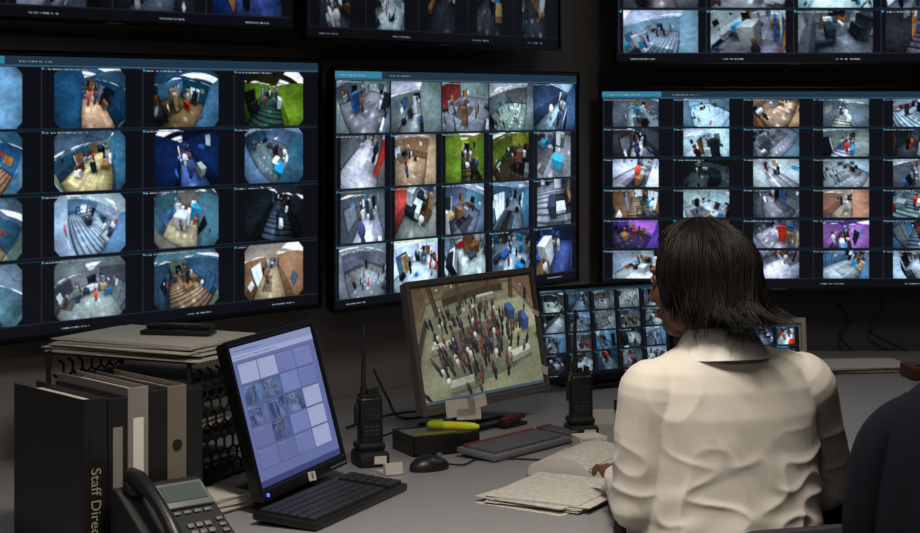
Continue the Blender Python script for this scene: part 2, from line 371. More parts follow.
def panel(parent, W, H, D, bez, img, mframe, mscr, M, chin=0.0, name='housing'):
    t = bmesh.new(); bmesh.ops.create_cube(t, size=1); bmesh.ops.scale(t, vec=(W, D, H), verts=t.verts)
    bmesh.ops.translate(t, vec=(0, D/2, H/2), verts=t.verts)
    t.faces.ensure_lookup_table(); f = min(t.faces, key=lambda f: f.calc_center_median().y)
    r = bmesh.ops.inset_individual(t, faces=[f], thickness=bez, depth=0)
    if chin:
        for v in f.verts:
            if v.co.z < H/2: v.co.z += chin
    ex = bmesh.ops.extrude_face_region(t, geom=[f]); vs = [g for g in ex['geom'] if isinstance(g, bmesh.types.BMVert)]
    bmesh.ops.translate(t, vec=(0, .006, 0), verts=vs)
    bmesh.ops.delete(t, geom=[f], context='FACES')
    for v in t.verts:
        if v.co.y > D*.9: v.co.x *= .97; v.co.z = H/2+(v.co.z-H/2)*.96
    b = B(); b._add(t, I4)
    o = b.done(name, mframe, parent, M, smooth=False)
    md = o.modifiers.new('bev', 'BEVEL'); md.width = .002; md.segments = 2
    sw = W-2*bez-.001; sh = H-2*bez-chin-.001
    screen_mesh('display_picture', img, sw, sh, mscr, parent, M @ T((0, .0045, bez+chin+sh/2)))

def ang(d): return math.atan2(d[1], d[0])

# ------------------------------------------------------------ room shell
def wall_seg(name, p, q, z0, z1, th, m):
    p = Vector(p); q = Vector(q); d = (q-p); L = d.length; a = math.atan2(d.y, d.x)
    b = B(); b.box(L, th, z1-z0, T((L/2, th/2, (z0+z1)/2)))
    o = b.done(name, m, None, smooth=False); o.location = (p.x, p.y, 0); o.rotation_euler = (0, 0, a); return o
wl0 = (-3.0, 2.088); wl1 = (.493, 6.28)
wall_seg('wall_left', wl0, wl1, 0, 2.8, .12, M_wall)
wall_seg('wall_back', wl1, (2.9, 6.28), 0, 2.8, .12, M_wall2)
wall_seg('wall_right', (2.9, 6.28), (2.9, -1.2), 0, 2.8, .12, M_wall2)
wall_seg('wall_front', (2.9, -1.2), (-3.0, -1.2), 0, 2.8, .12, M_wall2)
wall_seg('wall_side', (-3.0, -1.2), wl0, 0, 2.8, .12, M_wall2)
B().box(6.4, 7.8, .1, T((-.05, 2.6, -.05))).done('floor', M_floor, smooth=False)
B().box(6.4, 7.8, .1, T((-.05, 2.6, 2.85))).done('ceiling', M_ceil, smooth=False)
d = Vector(wl1)-Vector(wl0); a = math.atan2(d.y, d.x)
o = B().box(d.length-.05, .015, .1, T((d.length/2, -.0075, .05)), .004).done('baseboard_left', M_blackm, smooth=False); o.location = (wl0[0], wl0[1], 0); o.rotation_euler = (0, 0, a)
o = B().box(2.35, .015, .1, T((1.7, 6.2725, .05)), .004).done('baseboard_back', M_blackm, smooth=False)

# ------------------------------------------------------------ wall displays
def wall_display(name, cx, cy, d, W, H, zb, img, gap, ms=M_scr):
    g = group(name, (cx, cy, zb), ang(d))
    panel(g, W, H, .045, .014, img, M_bezel, ms, I4)
    b = B(); b.box(.34, .012, .3, T((0, .05, H/2)), .002); b.box(.12, gap-.045, .16, T((0, .045+(gap-.045)/2, H/2)), .003)
    b.box(.42, .01, .24, T((0, gap-.006, H/2)), .002); b.done('wall_bracket', M_blackm, g, smooth=False)
    B().box(.05, .002, .004, T((0, -.0005, .007))).done('maker_badge', M_grey, g, smooth=False)
    return g
dl = Vector((.6585, .7526)); dm = Vector((.6187, .7856)); dr = Vector((1, 0))
P_left = ['bg', 'tan', 'tan', 'yel', 'tan', 'tan2', 'blue', 'bg', 'tan2', 'bg', 'tan2', 'dark', 'bg', 'mono', 'tan2', 'brn']
P_mid = ['mono', 'mono', 'red', 'mono', 'bg', 'mono2', 'brn', 'grn', 'grn', 'mono2', 'mono2', 'red', 'bg', 'bg', 'mono2', 'mono', 'wht', 'wht', 'bg', 'blue']
P_right = ['mono', 'bg', 'brn', 'mono', 'wht', 'mono2', 'wht', 'bg', 'mono', 'dark', 'wht', 'dark', 'wht', 'wht', 'mono', 'brn', 'wht', 'mono', 'brn', 'bg', 'pur', 'red', 'mono', 'pur', 'bg', 'wht', 'bg', 'wht', 'bg', 'wht']
def wd(name, end, s, d, W, H, zb, img, gap):
    c = Vector(end)+d*s
    return wall_display(name, c.x, c.y, d, W, H, zb, img, gap)
wd('wall_monitor', (-.384, 5.04), -.635, dl, 1.27, .70, 1.032, wall_img(480, 266, 4, 4, P_left, .70, 5, mask=True), .096)
wd('wall_monitor', (-.356, 5.04), .611, dm, 1.222, .70, 1.012, wall_img(480, 276, 5, 4, P_mid, [.98, .8, .8, .86], 12), .112)
wd('wall_monitor', (.474, 6.18), .62, dr, 1.24, .70, .962, wall_img(480, 270, 5, 6, P_right, .66, 21, clut=6), .1)
wd('wall_monitor', (-.447, 4.968), -.635, dl, 1.27, .70, 1.797, wall_img(330, 188, 4, 4, ['blue', 'dark', 'bg', 'tan', 'dark', 'mono', 'dark', 'blue'], .8, 31)*.8, .096)
wd('wall_monitor', (-.426, 4.951), .615, dm, 1.23, .70, 1.775, wall_img(330, 188, 5, 4, ['dark', 'mono2', 'dark', 'dark', 'dark'], .55, 41)*.7, .112)
wd('wall_monitor', (.525, 6.18), .62, dr, 1.24, .70, 1.734, wall_img(360, 200, 4, 4, ['bg', 'wht', 'mono', 'mono2', 'wht', 'red'], .86, 51), .1)

# ------------------------------------------------------------ desk
def bez(P, n=8):
    out = []
    P = [Vector(p) for p in P]
    for i in range(len(P)-1):
        p0 = P[max(i-1, 0)]; p1 = P[i]; p2 = P[i+1]; p3 = P[min(i+2, len(P)-1)]
        for k in range(n):
            t = k/n
            out.append(.5*((2*p1)+(p2-p0)*t+(2*p0-5*p1+4*p2-p3)*t*t+(3*p1-p0-3*p2+p3)*t**3))
    out.append(P[-1]); return out
inner = bez([(2.88, 4.25), (1.9, 4.27), (1.25, 4.25), (.9, 4.18), (.62, 4.06), (.43, 3.92), (.33, 3.74), (.305, 3.5), (.30, 3.1), (.24, 2.95), (.0, 2.9), (-.9, 2.9), (-1.7, 2.9)])
poly = [(-1.765, 3.54), (.48, 6.235), (.52, 6.275), (2.88, 6.275)]+[(p.x, p.y) for p in inner]
desk = group('control_desk', (0, 0, 0))
B().prism(poly, DZ-.035, DZ).done('desktop', M_desk, desk, smooth=False)
rim = [Vector((p.x, p.y, DZ-.018)) for p in inner]
B().tube(rim, .019, 8).done('edge_band', M_edge, desk)
b = B()
b.box(.03, 1.3, DZ-.04, T((2.7, 5.3, (DZ-.035)/2))); b.box(.03, .9, DZ-.04, T((-1.2, 3.4, (DZ-.035)/2))); b.box(.03, .7, DZ-.04, T((-.1, 4.6, (DZ-.035)/2)) @ RZ(-.7)); b.box(.03, 1.2, DZ-.04, T((1.35, 5.4, (DZ-.035)/2)))
b.done('pedestal_panels', M_edge, desk, smooth=False)

# ------------------------------------------------------------ desk monitors
def desk_monitor(name, BL, d, W, H, h, zb, img, mframe, bz=.016, chin=.008, D=.03, base=(.24, .17), stem=True):
    d = Vector(d).normalized(); n = Vector((d.y, -d.x))
    c = Vector(BL)+d*W/2; off = .07
    o = c-n*off
    g = group(name, (o.x, o.y, DZ), ang(d)); tilt = math.asin(h/H)
    M = T((0, -off, zb-DZ)) @ RX(-tilt)
    panel(g, W, H, D, bz, img, mframe, M_scr2, M, chin)
    b = B(); b.box(W*.62, .03, H*.6, M @ T((0, D+.006, H*.48)), .01); b.done('rear_cover', M_blackm, g, smooth=False)
    b = B(); b.box(base[0], base[1], .014, T((0, 0.0, .007)), .006); b.box(base[0]*.7, base[1]*.7, .01, T((0, 0.01, .018)), .004)
    hs = min(.24, H*.7); b.box(.07, .03, hs, T((0, .035, hs/2+.01)) @ RX(-.1), .008); b.cyl(.02, .02, .08, T((0, .02, hs*.85)) @ RY(math.pi/2))
    b.done('stand', M_black, g)
    b = B()
    for k in range(5): b.box(.012, .003, .004, M @ T((W*.3+k*.018, -.001, .008)), .001)
    b.done('front_buttons', M_grey, g, smooth=False)
    return g, M
g1, Mm1 = desk_monitor('desk_monitor', (-.4085, 3.75), (.34, .94), .44, .345, .09, .770, ui_img(300, 236), M_bezel, chin=.012)
g2, Mm2 = desk_monitor('desk_monitor', (-.091, 4.56), (.62, .785), .555, .347, .062, .807, lobby_img(440, 275), M_silver, bz=.021, chin=.006)
P_d = ['mono2', 'bg', 'mono', 'wht', 'bg', 'mono', 'bg', 'mono2', 'mono', 'wht', 'bg', 'mono', 'bg', 'mono2', 'bg', 'dark']
g3, Mm3 = desk_monitor('desk_monitor', (.242, 5.33), (.857, .515), .50, .292, .03, .768, wall_img(250, 146, 5, 4, P_d, .8, 61, clut=6)*.8, M_bezel, bz=.012)
g4, Mm4 = desk_monitor('desk_monitor', (.815, 5.52), (.97, .12), .26, .175, .02, .768, wall_img(100, 70, 3, 2, P_d, .8, 71), M_beige, bz=.022, base=(.16, .12))
b = B()
for (x, z, w, h_, a_) in ((-.13, .006, .12, .045, .06), (-.06, .012, .08, .032, -.08), (-.10, -.014, .10, .028, .1)):
    b.box(w, .0016, h_, Mm2 @ T((x, -.003, z)) @ RY(a_), 0)
b.done('taped_note', M_tissue, g2, smooth=False)
B().box(.03, .0012, .022, Mm2 @ T((.258, -.002, .06)) @ RY(.4)).done('tape_lower', M_white, g2, smooth=False)
B().box(.03, .0012, .014, Mm2 @ T((.255, -.002, .22)) @ RY(.5)).done('tape_upper', M_white, g2, smooth=False)
B().box(.035, .0012, .02, Mm1 @ T((.02, -.003, .01)) @ RY(.1)).done('label', M_white, g1, smooth=False)
text(g1, '8', .018, M_black, Mm1 @ T((.02, -.0042, .01)) @ RX(math.pi/2))
B().cyl(.004, .004, .003, Mm1 @ T((-.195, -.001, .012)) @ RX(math.pi/2)).done('power_light', mat('blue_led', rgb(40, 80, 220), .3, emis=rgb(60, 100, 255), es=2), g1)

g = group('number_plate', (.50, 5.05, DZ), .3)
B().box(.13, .05, .03, T((0, 0, .015)), .003).done('block', M_black, g, smooth=False)
B().box(.07, .002, .022, T((0, -.026, .016))).done('plate', M_white, g, smooth=False)
text(g, '2', .024, M_black, T((.01, -.0275, .016)) @ RX(math.pi/2))

# ------------------------------------------------------------ keyboards, mouse
def keyboard(name, c, d, L, Dp, mb, mk, mr=None, nx=19):
    g = group(name, (c[0], c[1], DZ), ang(d)); tl = math.radians(4)
    M = T((0, 0, .014)) @ RX(tl)
    b = B(); b.box(L, Dp, .016, M, .005); b.box(.03, .012, .016, T((-L*.4, Dp*.42, .006))); b.box(.03, .012, .016, T((L*.4, Dp*.42, .006)))
    b.done('case', mb, g)
    b = B(); r2 = B(); kw = (L-.02)/nx; ny = 6; kh = (Dp-.02)/ny
    for j in range(ny):
        i = 0
        while i < nx:
            if i in (nx-4,) and nx > 15: i += 1; continue
            w = 1
            if j == 0 and i == 4 and nx > 12: w = 5
            x = -L/2+.01+kw*(i+w/2); y = -Dp/2+.01+kh*(j+.5)
            (r2 if (mr and j == ny-1) else b).box(kw*w-.003, kh-.003, .008, M @ T((x, y, .011)), .0012, 1); i += w
    b.done('keys', mk, g, smooth=False)
    if mr: r2.done('function_keys', mr, g, smooth=False)
    else: r2.bm.free()
    return g
keyboard('computer_keyboard', (-.270, 3.835), (.40, .917), .43, .15, M_black, M_key)
keyboard('computer_keyboard', (.155, 4.49), (.62, .785), .38, .12, M_grey, M_keyg, M_keyr)
g = group('computer_mouse', (-.072, 4.23, DZ), -1.0)
b = B(); b.ell(.031, .052, .03, T((0, 0, .006)), 28)
for v in b.bm.verts:
    if v.co.z < 0: v.co.z = 0
    if v.co.y > 0: v.co.z *= .9
b.done('shell', M_black, g)
B().cyl(.006, .006, .008, T((0, .028, .031)) @ RY(math.pi/2), 16).done('scroll_wheel', M_grey, g)
B().tube(bez([(0, .05, .008), (.01, .09, .004), (-.03, .16, .003), (.02, .24, .003), (.08, .30, .003)]), .0022, 6).done('cable', M_black, g)

# ------------------------------------------------------------ two-way radios
def radio(name, x, y, rz, flip=0):
    g = group(name, (x, y, DZ), rz)
    b = B(); b.box(.075, .085, .035, T((0, 0, .0175)), .008); b.box(.068, .06, .02, T((0, .008, .045)), .008)
    b.done('charging_cradle', M_blackm, g)
    b = B(); b.box(.058, .036, .125, T((0, .004, .098)) @ RX(-.05), .007, 3); b.box(.05, .03, .01, T((0, .008, .163)), .003)
    b.done('body', M_black, g)
    b = B(); b.cyl(.008, .007, .016, T((.016, .008, .174)), 16, .001); b.cyl(.006, .006, .013, T((.0, .008, .172)), 14, .001); b.box(.01, .014, .05, T((-.033, .004, .12)), .003)
    b.done('control_knobs', M_blackm, g)
    b = B(); b.tube([(-.014, .008, .165), (-.014, .008, .18), (-.014, .009, .2), (-.013, .012, .25), (-.012, .014, .325)], [.0085, .008, .006, .005, .004], 12, True)
    b.done('antenna', M_blackm, g)
    b = B()
    for k in range(6): b.box(.036, .002, .0022, T((0, -.0165, .135-k*.005)))
    for j in range(4):
        for i in range(3): b.box(.009, .002, .005, T((-.013+i*.013, -.0145, .092-j*.009)), .001)
    b.done('grille_and_keypad', mat('dark_grey_rubber', rgb(52, 52, 54), .6), g, smooth=False)
    B().box(.03, .0015, .018, T((.012, -.0435, .018))).done('label', M_white, g, smooth=False)
    return g
radio('walkie_talkie', -.214, 4.29, .35)
radio('walkie_talkie', .312, 4.64, .2)
g = group('label_card', (-.155, 4.17, DZ), .5)
B().box(.045, .012, .028, T((0, 0, .014)) @ RX(-.25), .001).done('folded_card', M_page, g, smooth=False)
B().box(.045, .05, .006, T((0.0, 0.02, .003)), .001).done('foot', M_page, g, smooth=False)
g = group('note_block', (.325, 4.54, DZ), .4)
b = B()
for k in range(6): b.box(.07, .07, .004, T((0, 0, .002+k*.004)) @ RZ(random.uniform(-.15, .15)))
b.done('sheets', M_white, g, smooth=False)
g = group('paper_slip', (.37, 4.83, DZ), .1)
B().box(.09, .006, .04, T((0, 0, .0195)) @ RX(-.3), .0005).done('card', M_page, g, smooth=False)
B().box(.09, .05, .004, T((0, .015, .002))).done('foot', M_page, g, smooth=False)

# ------------------------------------------------------------ tray with highlighter
g = group('desk_tray', (-.06, 4.47, DZ), .45)
b = B(); b.box(.18, .13, .006, T((0, 0, .003)), .002)
for (x, y, w, dd) in ((0, -.062, .18, .006), (0, .062, .18, .006), (-.087, 0, .006, .13), (.087, 0, .006, .13)): b.box(w, dd, .05, T((x, y, .025)), .002)
b.done('tray', M_black, g, smooth=False)
b = B()
for k in range(5): b.box(.16, .11, .007, T((0, 0, .01+k*.0085)) @ RZ(random.uniform(-.03, .03)), .001)
b.done('note_pads', M_bindb, g, smooth=False)
B().box(.12, .012, .004, T((-.03, -.055, .0525)) @ RZ(.05), .001).done('olive_ruler', mat('olive_plastic', rgb(120, 120, 50), .5), g, smooth=False)
g = group('highlighter_marker', (-.012, 4.46, DZ+.062), -.2)
b = B(); b.tube([(-.055, 0, 0), (-.045, 0, 0), (-.04, 0, 0), (.03, 0, 0), (.048, 0, 0), (.055, 0, 0)], [.008, .0095, .0105, .0105, .0095, .007], 14, True)
b.done('barrel', M_yel, g)
b = B(); b.tube([(-.062, 0, 0), (-.032, 0, 0)], [.0105, .0115], 14, True); b.box(.03, .004, .003, T((-.046, 0, .0125)), .001)
b.done('cap', mat('highlighter_cap', rgb(170, 190, 30), .4), g)
g = group('stapler', (.14, 4.80, DZ), .9)
b = B(); b.box(.10, .030, .01, T((0, 0, .005)), .004); b.done('base', M_black, g)
b = B(); b.box(.095, .024, .014, T((.0, 0, .022)) @ RY(-.06), .005); b.cyl(.008, .008, .026, T((-.038, 0, .015)) @ RX(math.pi/2), 16); b.done('arm', M_red, g)

g = group('desk_cables', (0, 0, DZ))
b = B()
b.tube(bez([(-.24, 5.02, .12), (-.2, 4.96, .05), (-.16, 4.9, .006), (-.05, 4.95, .005), (.02, 4.85, .005)]), .004, 8)
b.tube(bez([(-.3, 4.75, .005), (-.2, 4.85, .02), (-.1, 4.8, .04), (.0, 4.86, .02), (.08, 4.9, .005)]), .0035, 8)
b.tube(bez([(-.25, 4.5, .005), (-.16, 4.62, .02), (-.08, 4.66, .02), (-.03, 4.74, .005)]), .003, 8)
b.done('cable_bundle', M_black, g)
g = group('wall_cable', (1.45, 6.27, .74))
B().tube(bez([(0, -.01, .25), (.02, -.012, .15), (-.03, -.012, .08), (.05, -.012, .03), (.1, -.02, .008)]), .003, 8).done('cord', M_black, g)
g = group('wall_cable', (1.32, 6.27, .74))
B().tube(bez([(0, -.01, .26), (-.03, -.012, .2), (.03, -.012, .12), (.0, -.012, .06), (.04, -.02, .008)]), .003, 8).done('cord', M_black, g)

# ------------------------------------------------------------ papers
g = group('paper_sheets', (.215, 3.93, DZ), -.50)
b = B()
for k in range(9): b.box(.22, .28, .0014, T((random.uniform(-.022, .022), random.uniform(-.02, .02), .001+k*.0019)) @ RZ(random.uniform(-.14, .14)))
b.done('sheets', M_paper, g, smooth=False)
g = group('open_notebook', (.345, 4.20, DZ), -.45)
b = B()
for sx in (-1, 1):
    n = 9; prof = []
    for k in range(n+1):
        t = k/n; prof.append((sx*t*.15, .018+.036*math.sin(math.pi*min(1, t*1.02))**.6*(1-.3*t)))
    prof = prof+[(sx*.15, .002), (0, .002)]
    b.prism(prof, -.12, .12, RX(math.pi/2))
b.done('pages', M_paper, g)
b = B()
for sx in (-1, 1):
    for q in range(5): b.box(.148, .236, .0012, T((sx*.076, .0, .006+q*.0045)) @ RZ(random.uniform(-.03, .03)))
b.done('page_edges', M_page, g, smooth=False)
B().box(.31, .245, .003, T((0, 0, .0015)), .001).done('cover', M_bindb, g, smooth=False)
b = B()
for k in range(16):
    b.cyl(.006, .006, .0018, T((0, -.104+k*.0138, .022)) @ RX(math.pi/2), 12)
b.done('spiral_binding', M_metal, g)
g = group('paper_sheets', (1.3, 5.85, DZ), .15)
b = B()
for k in range(8): b.box(.28, .21, .0022, T((random.uniform(-.02, .02), random.uniform(-.01, .01), .0012+k*.0024)) @ RZ(random.uniform(-.1, .1)))
b.done('sheets', M_paper, g, smooth=False)
g = group('leather_case', (1.50, 5.66, DZ), .1)
b = B(); b.box(.2, .13, .045, T((0, 0, .0225)), .01, 3); b.box(.204, .05, .02, T((0, -.045, .035)), .006); b.done('case', M_brown, g)
B().cyl(.008, .008, .004, T((0, -.072, .034)) @ RX(math.pi/2), 16).done('snap', M_metal, g)

# ------------------------------------------------------------ binders
R = Vector((.75, .66)).normalized(); aR = ang(R); nR = Vector((R.y, -R.x))
p0 = Vector((-.712, 3.40)); t_ = 0
specs = [(.052, M_binder, M_white, 'Staff Directory'), (.042, M_binder, M_bindg, ''), (.046, M_bindg, M_white, ''), (.040, M_binder, None, ''), (.044, M_bindb, M_bindg, 'o'), (.036, M_binder, None, '')]
for k, (w, mc, ml, txt) in enumerate(specs):
    c = p0+R*(t_+w/2); t_ += w+.0015
    hh = .300-[0, .004, -.012, .0, -.006, .004][k]
    g = group('ring_binder', (c.x, c.y, DZ), aR)
    b = B(); b.box(.003, .275, hh, T((-w/2+.0015, .1375, hh/2)), .001); b.box(.003, .275, hh, T((w/2-.0015, .1375, hh/2)), .001); b.box(w, .004, hh, T((0, .002, hh/2)), .0015)
    b.done('cover', mc, g, smooth=False)
    b = B()
    for q in range(7): b.box((w-.012)/7, .22+random.uniform(-.004, .004), hh-.014, T((-w/2+.006+(w-.012)/7*(q+.5), .135, (hh-.014)/2+.004)))
    b.done('pages', M_page if k not in (1,) else M_bindg, g, smooth=False)
    if ml is not None and txt != 'o':
        B().box(w*.5, .001, hh*.62, T((0, -.0006, hh*.5))).done('spine_label', ml if txt == '' else M_binder, g, smooth=False)
    if txt == 'Staff Directory':
        text(g, txt, .030, mat('spine_letters', rgb(150, 144, 116), .6), T((0, -.0018, hh*.26)) @ RX(math.pi/2) @ RZ(-math.pi/2))
    b = B(); b.cyl(.009, .009, .002, T((0, -.001, .05)) @ RX(math.pi/2), 20)
    if k: b.done('finger_ring', M_metal if txt != 'o' else M_black, g)
    else: b.bm.free()
    if txt == 'o': B().cyl(.011, .011, .002, T((0, -.001, hh*.62)) @ RX(math.pi/2), 20).done('finger_hole', M_black, g)

# ------------------------------------------------------------ wire organiser with paper pile
OX, OY, OA = -.715, 4.20, -.42
g = group('desk_organizer', (OX, OY, DZ), OA); Wd, Dd, Hd = .38, .29, .285
b = B()
for z in (.012, .10, .19, Hd): b.box(Wd, Dd, .006, T((0, 0, z)), .002)
for sx in (-1, 1):
    for y in (-Dd/2, Dd/2): b.tube([(sx*Wd/2, y, 0), (sx*Wd/2, y, Hd)], .006, 8)
    b.tube([(sx*Wd/2, -Dd/2, Hd), (sx*Wd/2, Dd/2, Hd)], .006, 8); b.tube([(sx*Wd/2, -Dd/2, .01), (sx*Wd/2, Dd/2, .01)], .006, 8)
    r_ = .021
    for iy in range(8):
        for iz in range(9):
            cy = -Dd/2+.02+iy*r_*1.75; cz = .02+iz*r_*1.52+0; cy += (iz % 2)*r_*.87
            if cy > Dd/2-.012: continue
            P = [(sx*Wd/2, cy+r_*math.sin(q*math.pi/3), cz+r_*math.cos(q*math.pi/3)) for q in range(4)]
            if cz < Hd-.01: b.tube(P, .0034, 5)
b.done('wire_frame', M_blackm, g)
b = B()
for z in (.02, .11, .20):
    for k in range(6): b.box(.30, .25, .005, T((random.uniform(-.01, .01), random.uniform(-.01, .01), z+k*.0055)) @ RZ(random.uniform(-.05, .05)))
b.done('filed_papers', M_page, g, smooth=False)
g = group('paper_stack', (OX, OY, DZ+Hd+.003), OA)
b = B()
for k in range(12): b.box(.38+random.uniform(-.03, .05), .27, .0022, T((random.uniform(-.02, .03), random.uniform(-.015, .015), .0012+k*.0026)) @ RZ(random.uniform(-.07, .07)))
b.done('sheets', M_page, g, smooth=False)
g = group('hole_punch', (-.66, 4.22, DZ+Hd+.036), -.2)
b = B(); b.box(.17, .06, .010, T((0, 0, .005)), .003); b.box(.16, .03, .010, T((0, .01, .017)) @ RX(.1), .004); b.cyl(.008, .008, .02, T((-.04, 0, .012)), 12); b.cyl(.008, .008, .02, T((.04, 0, .012)), 12)
b.done('punch', M_black, g)
g = group('paper_stack', (-.54, 3.80, DZ), .9)
b = B()
for k in range(10): b.box(.18, .11, .003, T((random.uniform(-.006, .006), random.uniform(-.006, .006), .0016+k*.0034)) @ RZ(random.uniform(-.06, .06)))
b.done('sheets', M_page, g, smooth=False)

# ------------------------------------------------------------ telephone
c = p0+R*.140+nR*.108
g = group('desk_telephone', (c.x, c.y, DZ), aR); g.scale = (.9, .9, .9)
prof = [(-.1, 0), (-.1, .022), (.075, .145), (.095, .145), (.098, 0)]
Mx = Matrix(((0, 0, 1, 0), (1, 0, 0, 0), (0, 1, 0, 0), (0, 0, 0, 1)))
b = B(); b.prism(prof, -.105, .105, Mx); o = b.done('base', M_blackm, g, smooth=False)
md = o.modifiers.new('bev', 'BEVEL'); md.width = .006; md.segments = 3
S = T((0, -.1, .022)) @ RX(math.atan2(.123, .175))
b = B(); b.box(.12, .07, .01, S @ T((.035, .165, .004)), .003); b.done('screen_surround', M_grey, g)
B().box(.10, .045, .002, S @ T((.035, .168, .0105))).done('lcd_screen', M_lcd, g, smooth=False)
b = B()
for j in range(4):
    for i in range(3): b.box(.016, .012, .006, S @ T((.01+i*.021, .02+j*.02, .003)), .002)
for j in range(5): b.box(.016, .009, .005, S @ T((.085, .02+j*.017, .003)), .002)
for i in range(4): b.box(.018, .008, .005, S @ T((-.003+i*.025, .118, .003)), .002)
b.done('keypad', M_grey, g)
b = B(); H = [(-.068, .0, .022), (-.068, .02, .036), (-.068, .06, .046), (-.068, .11, .05), (-.068, .16, .046), (-.068, .2, .036), (-.068, .222, .022)]
H = [S @ Vector(p) for p in H]
b.tube(H, [.02, .019, .0155, .0145, .0155, .019, .02], 16, True)
b.cyl(.026, .023, .02, S @ T((-.068, .02, .017)), 24, .004); b.cyl(.026, .023, .02, S @ T((-.068, .2, .017)), 24, .004)
b.done('handset', M_black, g)
b = B(); pts = []
for k in range(160):
    t = k/159; bx = -.09-.06*math.sin(t*math.pi); by = -.1+.15*t; bz = .012+.012*math.sin(t*math.pi)
    pts.append((bx+.006*math.cos(k*.9), by, bz+.006*math.sin(k*.9)))
b.tube(pts, .0017, 5); b.done('coiled_cord', M_black, g)

# ------------------------------------------------------------ chairs
def office_chair(name, x, y, rz, back_top, bw=.44, back_y=-.21, arms=True):
    g = group(name, (x, y, 0), rz)
    b = B()
    for k in range(5):
        a_ = k*2*math.pi/5+.3; e = Vector((math.cos(a_)*.27, math.sin(a_)*.27, .075))
        b.tube([(0, 0, .11), e*.5+Vector((0, 0, .055)), e], [.028, .022, .016], 8, True)
    b.cyl(.03, .03, .1, T((0, 0, .11)), 20); b.cyl(.02, .02, .27, T((0, 0, .27)), 20); b.box(.2, .2, .03, T((0, 0, .4)), .01)
    b.done('star_base', M_black, g)
    b = B()
    for k in range(5):
        a_ = k*2*math.pi/5+.3; b.cyl(.03, .03, .045, T((math.cos(a_)*.27, math.sin(a_)*.27, .03)) @ RZ(a_+.7) @ RX(math.pi/2), 20, .006)
    b.done('casters', M_blackm, g)
    b = B(); b.box(.44, .42, .075, T((0, 0, .45)), .034, 5)
    b.done('seat', M_fab, g)
    z0 = .55; rings = []
    for k in range(13):
        t = k/12; z = z0+(back_top-z0)*t; hw = bw/2*(math.sin(min(1, .25+t*1.2)*math.pi/2))*(1 if t < .75 else math.sqrt(max(.03, 1-((t-.75)/.25)**2*.75)))
        ring = []
        for q in range(32):
            a_ = 2*math.pi*q/32; cx = math.copysign(abs(math.cos(a_))**.6, math.cos(a_))*hw; cy = math.copysign(abs(math.sin(a_))**.7, math.sin(a_))*.032*(1 if 0 < k < 12 else .5)
            ring.append(Vector((cx, back_y+cy+.6*cx*cx-.04*t, z)))
        rings.append(ring)
    B().loft(rings).done('backrest', M_fab, g)
    b = B(); b.tube(bez([(0, -.05, .40), (0, -.18, .40), (0, back_y-.05, .48), (0, back_y-.05, .62)]), .018, 10); b.done('back_spine', M_black, g)
    return g
office_chair('office_chair', .545, 3.57, math.radians(18), .818, arms=False, back_y=-.225, bw=.40)
oc = Vector((.972, 3.14)); yw = math.radians(-40); f2 = Vector((-math.sin(yw), math.cos(yw)))
cc = oc+f2*.24
office_chair('office_chair', cc.x, cc.y, yw, 1.06, arms=False, back_y=-.24, bw=.40)
g = group('draped_jacket', (oc.x, oc.y, 0), yw)
rings = []
prof = [(.52, .21, .095), (.60, .235, .10), (.72, .25, .105), (.84, .25, .105), (.94, .243, .103), (1.02, .225, .098), (1.07, .2, .09), (1.105, .165, .078), (1.13, .125, .064), (1.148, .08, .048), (1.156, .03, .02)]
for (z, hw, hd) in prof:
    ring = []
    for q in range(64):
        a_ = 2*math.pi*q/64; x_ = math.copysign(abs(math.cos(a_))**.8, math.cos(a_))*hw; y_ = math.copysign(abs(math.sin(a_))**.8, math.sin(a_))*hd
        w_ = (.012*math.sin(a_*9+z*7)+.008*math.sin(a_*17-z*11))*min(1, max(0, (1.1-z)*3))
        ring.append(Vector((x_*(1+w_*2), y_*(1+w_*6)-.035, z)))
    rings.append(ring)
B().loft(rings).done('jacket_body', M_jack, g, sub=1, angle=180)
b = B()
for sx in (-1, 1):
    b.tube(bez([(sx*.17, -.04, 1.045), (sx*.225, -.05, .98), (sx*.25, -.055, .84), (sx*.25, -.045, .7), (sx*.24, -.04, .56)]), [.045+.012*math.sin(min(1, k/20)*3) for k in range(33)], 18, True)
b.done('sleeves', M_jack, g)
b = B(); b.tube(bez([(-.09, -.03, 1.118), (-.055, -.07, 1.132), (0, -.08, 1.136), (.055, -.07, 1.132), (.09, -.03, 1.118)]), .012, 10, True); b.done('collar', M_jack, g)

# ------------------------------------------------------------ the woman
wx, wy, wyaw = .54, 3.60, math.radians(18)
woman = group('seated_woman', (wx, wy, 0), wyaw)
def loc(X, Y, Z):
    dx = X-wx; dy = Y-wy; c = math.cos(wyaw); s = math.sin(wyaw)
    return Vector((c*dx+s*dy, -s*dx+c*dy, Z))
b = B()
tor = [(.475, .0, .0, .15, .10), (.50, .0, .0, .19, .135), (.57, .0, .0, .205, .145), (.66, 0, .005, .20, .14), (.74, -.002, .01, .197, .14), (.84, -.004, .012, .192, .132),
       (.92, -.006, .012, .192, .126), (.99, -.01, .01, .195, .122), (1.04, -.012, .008, .19, .110), (1.075, -.014, .006, .165, .094), (1.10, -.016, .004, .125, .080), (1.122, -.018, .004, .08, .062), (1.14, -.02, .004, .05, .045)]
rings = []
for (z, cx, cy, a_, b_) in tor:
    rings.append([Vector((cx+math.copysign(abs(math.cos(t))**.85, math.cos(t))*a_, cy+math.copysign(abs(math.sin(t))**.85, math.sin(t))*b_, z)) for t in [2*math.pi*k/40 for k in range(40)]])
b.loft(rings)
def cap(p, q, r0, r1, n=4, seg=20):
    p = Vector(p); q = Vector(q)
    b.tube([p.lerp(q, k/n) for k in range(n+1)], [r0+(r1-r0)*k/n for k in range(n+1)], seg, True)
